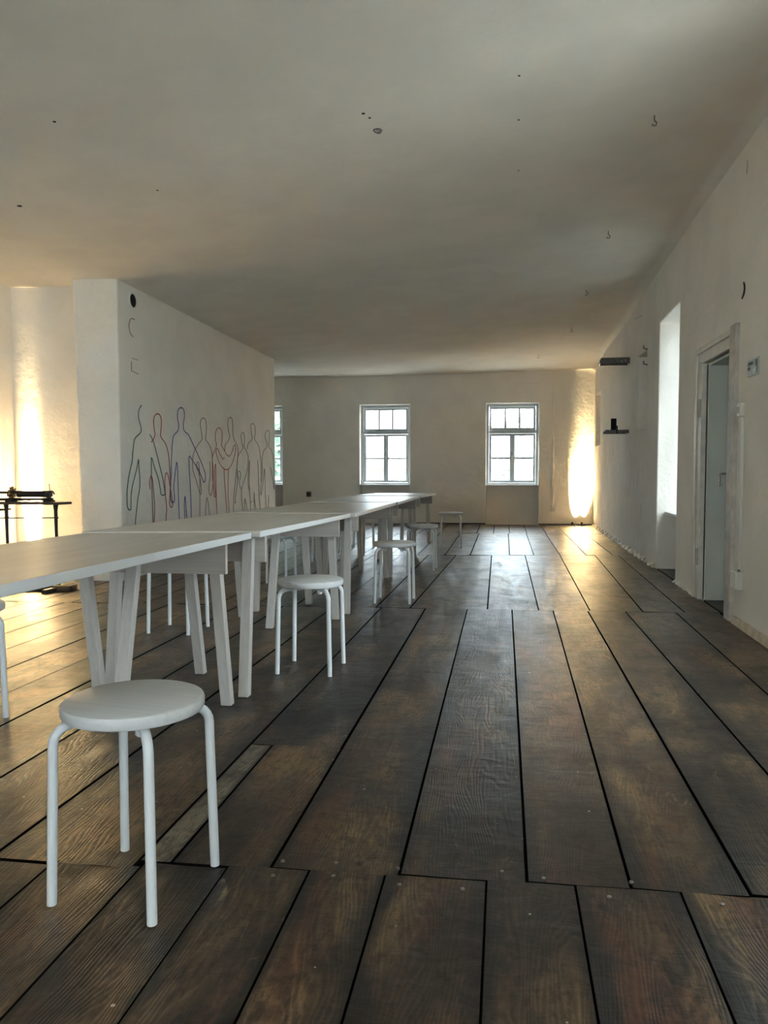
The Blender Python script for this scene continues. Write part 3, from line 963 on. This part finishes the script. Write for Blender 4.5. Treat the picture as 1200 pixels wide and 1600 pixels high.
LAMP = 1250.0
make_uplight('lit floor spotlight by the far wall, left one of the two in the right corner', (1.253, FAR - 0.19, 0), (0.24, 0.54, 0.83), LAMP, 0.46)
make_uplight('lit floor spotlight by the far wall, right one of the two, next to the corner', (1.422, FAR - 0.19, 0), (0.16, 0.54, 0.83), LAMP, 0.46)
make_uplight('lit floor spotlight behind the iron machine, against the back of the left alcove', (-4.47, 6.85 - 0.19, 0), (-0.10, 0.57, 0.82), LAMP * 1.55, 0.32)
make_uplight('lit floor spotlight behind the iron machine, against the left wall', (LEFT + 0.19, 6.48, 0), (-0.57, 0.08, 0.82), LAMP * 1.55, 0.32)

# ------------------------------------------------------------------ old iron machine on its stand, left alcove
MY = 6.0
mc = thing('iron_machine', 'dark cast iron knitting machine on a spindly stand in the left alcove', 'machine', (-4.0, MY, 0))
K = 6.0 / 6.4


def mx(px):                                           # local x along the machine
    return (-4.471 + (px - 10) * (0.482 / 77.0)) * K + 4.0


def mz(py):
    return 1.0 - (py - 737) * MY / 1200.0


b = MB().box(mx(-70), mx(112), -0.06, 0.06, 0.0, 0.045).box(mx(-66), mx(-58), -0.20, 0.20, 0.0, 0.03).box(mx(84), mx(92), -0.20, 0.20, 0.0, 0.03)
b.build('foot_rail', M['darkwood'], mc, bevel=0.004)
MB().box(mx(-70), mx(103), -0.09, 0.09, mz(792.0), mz(788.0)).build('table_board', M['darkwood'], mc, bevel=0.004)
for px in (10, 87, -62):
    for y in (0.0,):
        z1 = mz(792.5)
        lg = MB().tube([(mx(px + 1.5), y, 0.045), (mx(px + 0.8), y, 0.25), (mx(px), y, z1 - 0.05), (mx(px), y, z1)], [0.010, 0.011, 0.015, 0.022], 10).build('leg', M['iron'], mc, smooth=True)
        MB().lathe([(0.022, 0.045), (0.022, 0.056), (0.012, 0.066)], 10, (mx(px + 1.5), y, 0)).build('foot', M['iron'], lg)
        MB().lathe([(0.016, mz(816)), (0.019, mz(815)), (0.016, mz(813))], 10, (mx(px + 0.4), y, 0)).build('collar', M['iron'], lg)
for y in (0.0,):
    MB().tube([(mx(-62), y, mz(817)), (mx(91), y, mz(814.5))], 0.0045, 8).build('stretcher', M['iron'], mc)
MB().tube([(mx(-55), 0.0, mz(784.5)), (mx(83), 0.0, mz(783.3))], 0.011, 10).build('lower_bar', M['iron'], mc)
for px in (18, 77, -52):
    MB().box(mx(px - 5), mx(px + 5), -0.045, 0.045, mz(788), mz(785)).box(mx(px - 2), mx(px + 2), -0.02, 0.02, mz(785), mz(779)).box(mx(px - 3.2), mx(px + 3.2), -0.03, 0.03, mz(779), mz(772.5)).build('bracket', M['iron'], mc, bevel=0.004)
MB().lathe([(0.010, mx(28)), (0.026, mx(29)), (0.026, mx(79)), (0.010, mx(80))], 16, (0, 0.0, mz(775)), 'x').build('roller', M['iron'], mc, smooth=True)
MB().lathe([(0.010, mx(-60)), (0.010, mx(28))], 12, (0, 0.0, mz(772.5)), 'x').build('spindle', M['iron'], mc, smooth=True)
MB().box(mx(22), mx(83), -0.055, -0.035, mz(771.5), mz(769.2)).build('needle_bed', M['iron'], mc, bevel=0.002)
b = MB()
for i in range(9):
    a = 2 * math.pi * i / 9
    b.bar((mx(20), 0, mz(772.5)), (mx(20), 0.052 * math.cos(a), mz(772.5) + 0.052 * math.sin(a)), 0.014, 0.012)
b.lathe([(0.012, mx(17)), (0.034, mx(18)), (0.034, mx(22)), (0.012, mx(23))], 16, (0, 0, mz(772.5)), 'x')
b.build('star_wheel', M['brass'], mc)
MB().tube([(mx(78), -0.045, mz(770.5)), (mx(86), -0.045, mz(769.8)), (mx(88.5), -0.045, mz(771)), (mx(90.5), -0.045, mz(775))], [0.007, 0.008, 0.007, 0.005], 8).build('hook_arm', M['iron'], mc, smooth=True)
MB().tube([(mx(83.5), -0.045, mz(770)), (mx(82.6), -0.045, mz(757.5))], 0.0022, 6).build('thread_needle', M['iron'], mc)
MB().box(mx(-62), mx(6), -0.10, 0.10, mz(803), mz(800)).build('drawer_shelf', M['darkwood'], mc)

# ------------------------------------------------------------------ fittings on the right wall
def at(y, d, z):
    return Vector((WX(y) - d, y, z))


r = thing('wall_bracket', 'grey steel channel bracket jutting from the right wall near the ceiling', 'bracket', at(10.4, 0, 2.43), 0, 'steel brackets on the right wall')
MB().box(-0.36, 0, -0.10, 0.10, 0.030, 0.042).box(-0.36, 0, -0.10, -0.088, -0.035, 0.030).box(-0.36, 0, 0.088, 0.10, -0.035, 0.030).box(-0.38, -0.36, -0.10, 0.10, -0.035, 0.0).build('channel', M['steel'], r, bevel=0.003)
for x in (-0.06, -0.10):
    MB().lathe([(0.012, -0.112), (0.012, -0.10)], 8, (x, 0, 0.005 - 0.01 * (x < -0.08)), 'y').build('bolt', M['nail'], r)
r = thing('wall_bracket', 'lower grey steel shelf bracket on the right wall, carrying a black plate', 'bracket', at(10.4, 0, 1.52), 0, 'steel brackets on the right wall')
MB().box(-0.30, 0, -0.11, 0.11, 0.010, 0.022).box(-0.30, 0, -0.11, -0.099, -0.022, 0.010).box(-0.30, 0, 0.099, 0.11, -0.022, 0.010).build('shelf', M['steel'], r, bevel=0.003)
MB().box(-0.165, -0.145, -0.125, -0.11, -0.03, 0.075).build('upright', M['iron'], r)
tag(MB().box(-0.035, 0.035, -0.012, 0.012, 0, 0.15).build('plate', M['black'], bevel=0.003, loc=at(10.36, 0.185, 1.5425)), 'small black upright plate standing on the lower steel bracket', 'plate')

# emergency sign beside the door: silver plate, two rows of worn dark print, dark and light block at its right
sg = tag(MB().box(-0.008, 0, -0.105, 0.105, -0.052, 0.052).build('wall_sign', M['sign'], bevel=0.001, loc=at(5.02, 0, 1.642)), 'small silver green sign plate on the wall right of the door', 'sign')
b = MB()
for row, z in enumerate((0.022, -0.008)):
    y = 0.088
    for wd in ((0.012, 0.010, 0.014, 0.009, 0.013, 0.011), (0.010, 0.014, 0.011))[row]:
        b.box(-0.0095, -0.0078, y - wd, y, z, z + 0.014)
        b.box(-0.0095, -0.0078, y - wd * 0.75, y - wd * 0.3, z - 0.006, z)
        y -= wd + 0.005
b.build('sign_print', M['sign_dark'], sg)
MB().box(-0.0095, -0.0078, -0.092, -0.050, -0.040, 0.040).build('sign_panel', M['sign_dark'], sg)
MB().box(-0.0105, -0.0092, -0.075, -0.052, -0.038, 0.000).box(-0.0095, -0.0078, -0.046, -0.012, -0.040, -0.012).build('sign_figure', M['sign_light'], sg)

sw = thing('light_switch', 'small cream light switch with surface cable right of the door', 'switch', at(5.22, 0, 1.397))
MB().box(-0.032, 0, -0.036, 0.036, -0.042, 0.042).build('switch_box', M['plastic'], sw, bevel=0.006)
MB().box(-0.039, -0.031, -0.014, 0.014, -0.022, 0.018).build('rocker', M['casing_worn'], sw, bevel=0.002)
for y in (-0.020, 0.016):
    MB().box(-0.011, 0, y - 0.008, y + 0.008, 0.36 - 1.397, -0.042).build('conduit', M['plastic'], sw, bevel=0.002)
jb = thing('junction_box', 'cream plastic junction box low on the wall by the door', 'box', at(5.20, 0, 0.30))
MB().box(-0.042, 0, -0.062, 0.062, -0.058, 0.058).build('box_body', M['plastic'], jb, bevel=0.005)
MB().box(-0.048, -0.042, -0.058, 0.058, -0.054, 0.054).build('box_lid', M['plastic'], jb, bevel=0.004)
MB().lathe([(0.006, 0.058), (0.006, 0.070)], 8, (-0.02, -0.03, 0)).build('cable_gland', M['rubber'], jb)

pts = [at(5.27, d, z) for d, z in ((0.002, 2.215), (0.007, 2.19), (0.008, 2.165), (0.007, 2.14), (0.002, 2.12))]
for i, p in enumerate(pts):
    p.y += (0.0, -0.03, -0.038, -0.02, 0.03)[i]
tag(MB().tube(pts, 0.0055, 8).build('cable_stub', M['rubber'], smooth=True), 'short curved black cable end sticking out above the door', 'cable')
pts = [at(5.27, d, z) for d, z in ((0.002, 2.985), (0.006, 2.96), (0.006, 2.93), (0.002, 2.90))]
for i, p in enumerate(pts):
    p.y += (0.0, -0.03, -0.03, 0.0)[i]
tag(MB().tube(pts, 0.003, 6).build('cable_stub', M['casing_worn'], smooth=True), 'faint pale wire loop high on the right wall under the ceiling', 'cable')
tag(MB().tube([at(9.30, 0.0, 2.81), at(9.42, 0.09, 2.79)], 0.008, 8).build('wall_peg', M['sill']), 'short white rod sticking out of the right wall under the ceiling', 'peg')
for z, lab in ((2.36, 'small dark iron hook at the top of the tall narrow niche'), (2.19, 'small dark iron hook right of the tall narrow niche, lower one')):
    tag(MB().tube([at(8.93, 0.0, z), at(8.90, 0.05, z + 0.005), at(8.86, 0.055, z + 0.03)], 0.006, 6).build('wall_hook', M['steel'], smooth=True), lab, 'hook', 'iron hooks by the narrow niche')

# ------------------------------------------------------------------ fittings on the far wall
cd = thing('wall_conduit', 'white cable conduit running down the far wall to a socket box', 'conduit', (0.90, FAR, 0))
MB().box(-0.014, 0.014, -0.018, 0, 0.36, 2.675).box(-0.66, -0.014, -0.018, 0, 2.655, 2.678).build('conduit_channel', M['wall'], cd, bevel=0.003)
MB().box(-0.035, 0.035, -0.045, 0, 0.25, 0.36).build('socket_box', M['plastic'], cd, bevel=0.005)
MB().lathe([(0.018, -0.048), (0.018, -0.045)], 12, (0, 0, 0.30), 'y').build('socket_face', M['casing_worn'], cd)
sk = thing('wall_socket', 'small grey power socket on the dim part of the far wall', 'socket', (-3.80, FAR, 0.56))
MB().box(-0.05, 0.05, -0.022, 0, -0.05, 0.05).build('socket_plate', M['steel'], sk, bevel=0.006)
MB().lathe([(0.026, -0.026), (0.026, -0.022)], 14, (0, 0, 0), 'y').build('socket_face', M['black'], sk)

# ------------------------------------------------------------------ ceiling hooks and nail holes
HOOKS = [(0.86, 4.80, 'small wire hook in the ceiling, nearest the camera on the right'), (0.88, 6.98, 'small wire hook in the ceiling, second along the right row'),
         (0.91, 9.08, 'small wire hook in the ceiling, third along the right row'), (0.90, 10.9, 'small wire hook in the ceiling, fourth along the right row'),
         (0.55, 13.2, 'tiny wire hook in the ceiling, farthest, near the right far window')]
for x, y, lab in HOOKS:
    z = ceiling_z(x, y)
    s = 1.0 + y * 0.03
    tag(MB().tube([(0, 0, 0.01), (0, 0, -0.025 * s), (0.012 * s, 0, -0.036 * s), (0.010 * s, 0, -0.050 * s), (-0.006 * s, 0, -0.052 * s), (-0.012 * s, 0, -0.042 * s)], 0.0032 * s, 6)
        .build('ceiling_hook', M['steel'], smooth=True, loc=(x, y, z)), lab, 'hook', 'wire hooks in the ceiling')
HOLES = [(-0.78, 4.25, .010, .016), (-0.755, 4.31, .008, .006), (0.053, 3.35, .014, .006), (0.06, 4.1, .007, .006), (0.067, 4.6, .007, .006), (0.08, 5.35, .006, .006),
         (-3.2, 4.8, .016, .008), (-2.35, 3.84, .009, .008), (-2.26, 4.86, .007, .006)]
for x, y, r1, r2 in HOLES:
    MB().lathe([(r1, -0.0015), (r1, 0.02)], 9, (0, 0, 0)).build('nail_hole', M['black'], ceiling, loc=(x, y, ceiling_z(x, y)))
x, y = -0.735, 4.47
pl = [(x + 0.022 * math.cos(a) * (1 - 0.4 * math.sin(a)), y + 0.03 * math.sin(a), ceiling_z(x, y) - 0.006) for a in [i * math.pi / 6 for i in range(13)]]
tag(MB().tube(pl, 0.003, 6).build('ceiling_ring', M['steel'], smooth=True), 'small flattened wire ring on the ceiling beside two nail holes', 'ring')

# ------------------------------------------------------------------ outdoors
struct(MB().box(-70, 70, -40, 110, -4.3, -4.0).build('ground', M['ground']))
# neighbouring house: hipped tiled roof facing the right far window
hs = thing('neighbour_house', 'neighbouring house with a pale tiled roof outside the right far window', 'house', (2.0, 27.0, -4.0))


def roof_z(y):
    return -1.0 + 0.84 * (y - 24.0)


hx0, hx1, hy0, hy1 = -8.0, 8.0, 24.0, 31.5
MB().box(hx0 + 0.6 - 2, hx1 - 0.6 - 2, hy0 + 0.7 - 27, 2 * hy1 - hy0 - 0.7 - 27, 0, 3.2).build('house_wall', M['house'], hs)
ridge = 31.0


def hip_x(y):                                         # left edge of the slope rises to the right
    return max(-2.6, -0.43 + (y - 28.29) * 1.85)


b = MB()
b.add([(hip_x(24) - 2, -3, 2.95), (6, -3, 2.95), (6, 4, roof_z(31) + 3.95), (hip_x(31) - 2, 4, roof_z(31) + 3.95),
       (hip_x(24) - 2, -3, 2.75), (6, -3, 2.75), (6, 4.2, roof_z(31) + 3.75), (hip_x(31) - 2, 4.2, roof_z(31) + 3.75)],
      [(0, 1, 2, 3), (4, 7, 6, 5), (0, 4, 5, 1), (1, 5, 6, 2), (2, 6, 7, 3), (3, 7, 4, 0)])
b.add([(hip_x(24) - 2, -3, 2.9), (hip_x(31) - 2, 4, roof_z(31) + 3.9), (hip_x(31) - 2, 6, roof_z(31) + 3.9), (hip_x(24) - 2, 13, 2.9)], [(0, 1, 2, 3)])
b.build('roof_slope', M['tile'], hs)
b = MB()
row = 0
y = 24.0
rnd = random.Random(3)
while y < 30.9:
    step = 0.19
    x = hip_x(y) + (0.11 if row % 2 else 0)
    while x < 5.5:
        if -3.0 < x < 4.6:
            w = 0.215
            lift = 0.035 + rnd.uniform(-0.008, 0.012)
            z0, z1 = roof_z(y) + 4.0 - 0.05 + lift, roof_z(y + 0.27) + 4.0 - 0.05 + 0.012
            xx = x - 2
            b.add([(xx, y - 27, z0), (xx + w * 0.5, y - 27 - 0.035, z0 - 0.02), (xx + w, y - 27, z0), (xx + w, y - 27 + 0.27, z1), (xx, y - 27 + 0.27, z1),
                   (xx, y - 27, z0 - 0.03), (xx + w * 0.5, y - 27 - 0.035, z0 - 0.05), (xx + w, y - 27, z0 - 0.03)],
                  [(0, 1, 2, 3, 4), (0, 5, 6, 1), (1, 6, 7, 2)])
        x += 0.225
    y += step
    row += 1
tiles = b.build('roof_tiles', M['tile'], hs)
tiles['kind'] = 'stuff'

# unseen house added on the right to block sky light at the tall window
shade_house = thing('neighbour_house', 'unseen grey house added outside the tall right window to shade it', 'house', (7.2, 10.0, -4.0))
MB().box(-1.5, 6, -7.5, 7, 0, 10.4).build('house_wall', M['grey_render'], shade_house)
MB().add([(-2.0, -8, 10.4), (6.5, -8, 10.4), (6.5, 7.5, 10.4), (-2.0, 7.5, 10.4), (2.2, -8, 12.4), (2.2, 7.5, 12.4)],
         [(0, 1, 4), (1, 2, 5, 4), (2, 3, 5), (3, 0, 4, 5), (0, 3, 2, 1)]).build('roof', M['redtile'], shade_house)
for yy in (-4, -1.5, 1, 3.5, 5.5):
    MB().box(-1.53, -1.45, yy, yy + 0.9, 5.0, 6.5).build('window', M['steel'], shade_house)
# far ochre house below the middle window
fh = thing('far_house', 'distant ochre house with a red roof low in the middle window', 'house', (-7.2, 45, -4.0))
MB().box(-0.9, 0.5, 0, 4, 0, 5.15).build('house_wall', M['house'], fh)
MB().add([(-1.05, -0.2, 5.12), (0.65, -0.2, 5.12), (0.65, 4.2, 5.12), (-1.05, 4.2, 5.12), (-0.2, -0.2, 5.75), (-0.2, 4.2, 5.75)],
         [(0, 1, 4), (1, 2, 5, 4), (2, 3, 5), (3, 0, 4, 5), (0, 3, 2, 1)]).build('roof', M['redtile'], fh)
for x in (-0.55, 0.0):
    MB().box(x, x + 0.24, -0.02, 0.02, 4.45, 4.85).build('window', M['steel'], fh)
MB().box(0.05, 0.2, 1.5, 1.8, 5.3, 6.0).build('chimney', M['redtile'], fh)


def make_tree(label, x, y, h, cr, n, seed, z0=-4.0):
    rt = thing('tree', label, 'tree', (x, y, z0), 0, 'trees outside the far windows')
    rr = random.Random(seed)
    b = MB().tube([(0, 0, 0), (0.08, 0.05, h * 0.3), (-0.05, 0.1, h * 0.55), (0.05, 0, h * 0.85)], [0.20, 0.15, 0.10, 0.03], 9)
    for i in range(9):
        a = rr.uniform(0, 6.28)
        z = h * rr.uniform(0.3, 0.75)
        L = cr * rr.uniform(0.6, 0.95)
        b.tube([(0, 0, z), (math.cos(a) * L * 0.5, math.sin(a) * L * 0.5, z + L * 0.25), (math.cos(a) * L, math.sin(a) * L, z + L * 0.65)], [0.06, 0.04, 0.012], 6)
    b.build('trunk', M['bark'], rt, smooth=True)
    b = MB()
    for i in range(n):
        d = Vector((rr.gauss(0, 1), rr.gauss(0, 1), rr.gauss(0, 1))).normalized() * (rr.random() ** 0.4)
        p = Vector((d.x * cr, d.y * cr, h * 0.64 + d.z * h * 0.38))
        s = rr.uniform(0.07, 0.15)
        u = Vector((rr.gauss(0, 1), rr.gauss(0, 1), rr.gauss(0, 1))).normalized()
        w = u.orthogonal().normalized()
        b.add([p - u * s, p + w * s * 0.5, p + u * s, p - w * s * 0.5], [(0, 1, 2, 3)])
    f = b.build('foliage', M['leaf'], rt)
    f['kind'] = 'stuff'
    return rt


make_tree('leafy green tree close outside the left far window', -6.6, 22.0, 8.5, 2.3, 5200, 11)
make_tree('second leafy tree farther out, left of the middle window', -10.5, 30.0, 9.0, 2.8, 3500, 5)
make_tree('small bushy green tree low outside the middle window', -5.6, 42.0, 5.2, 0.7, 900, 23)
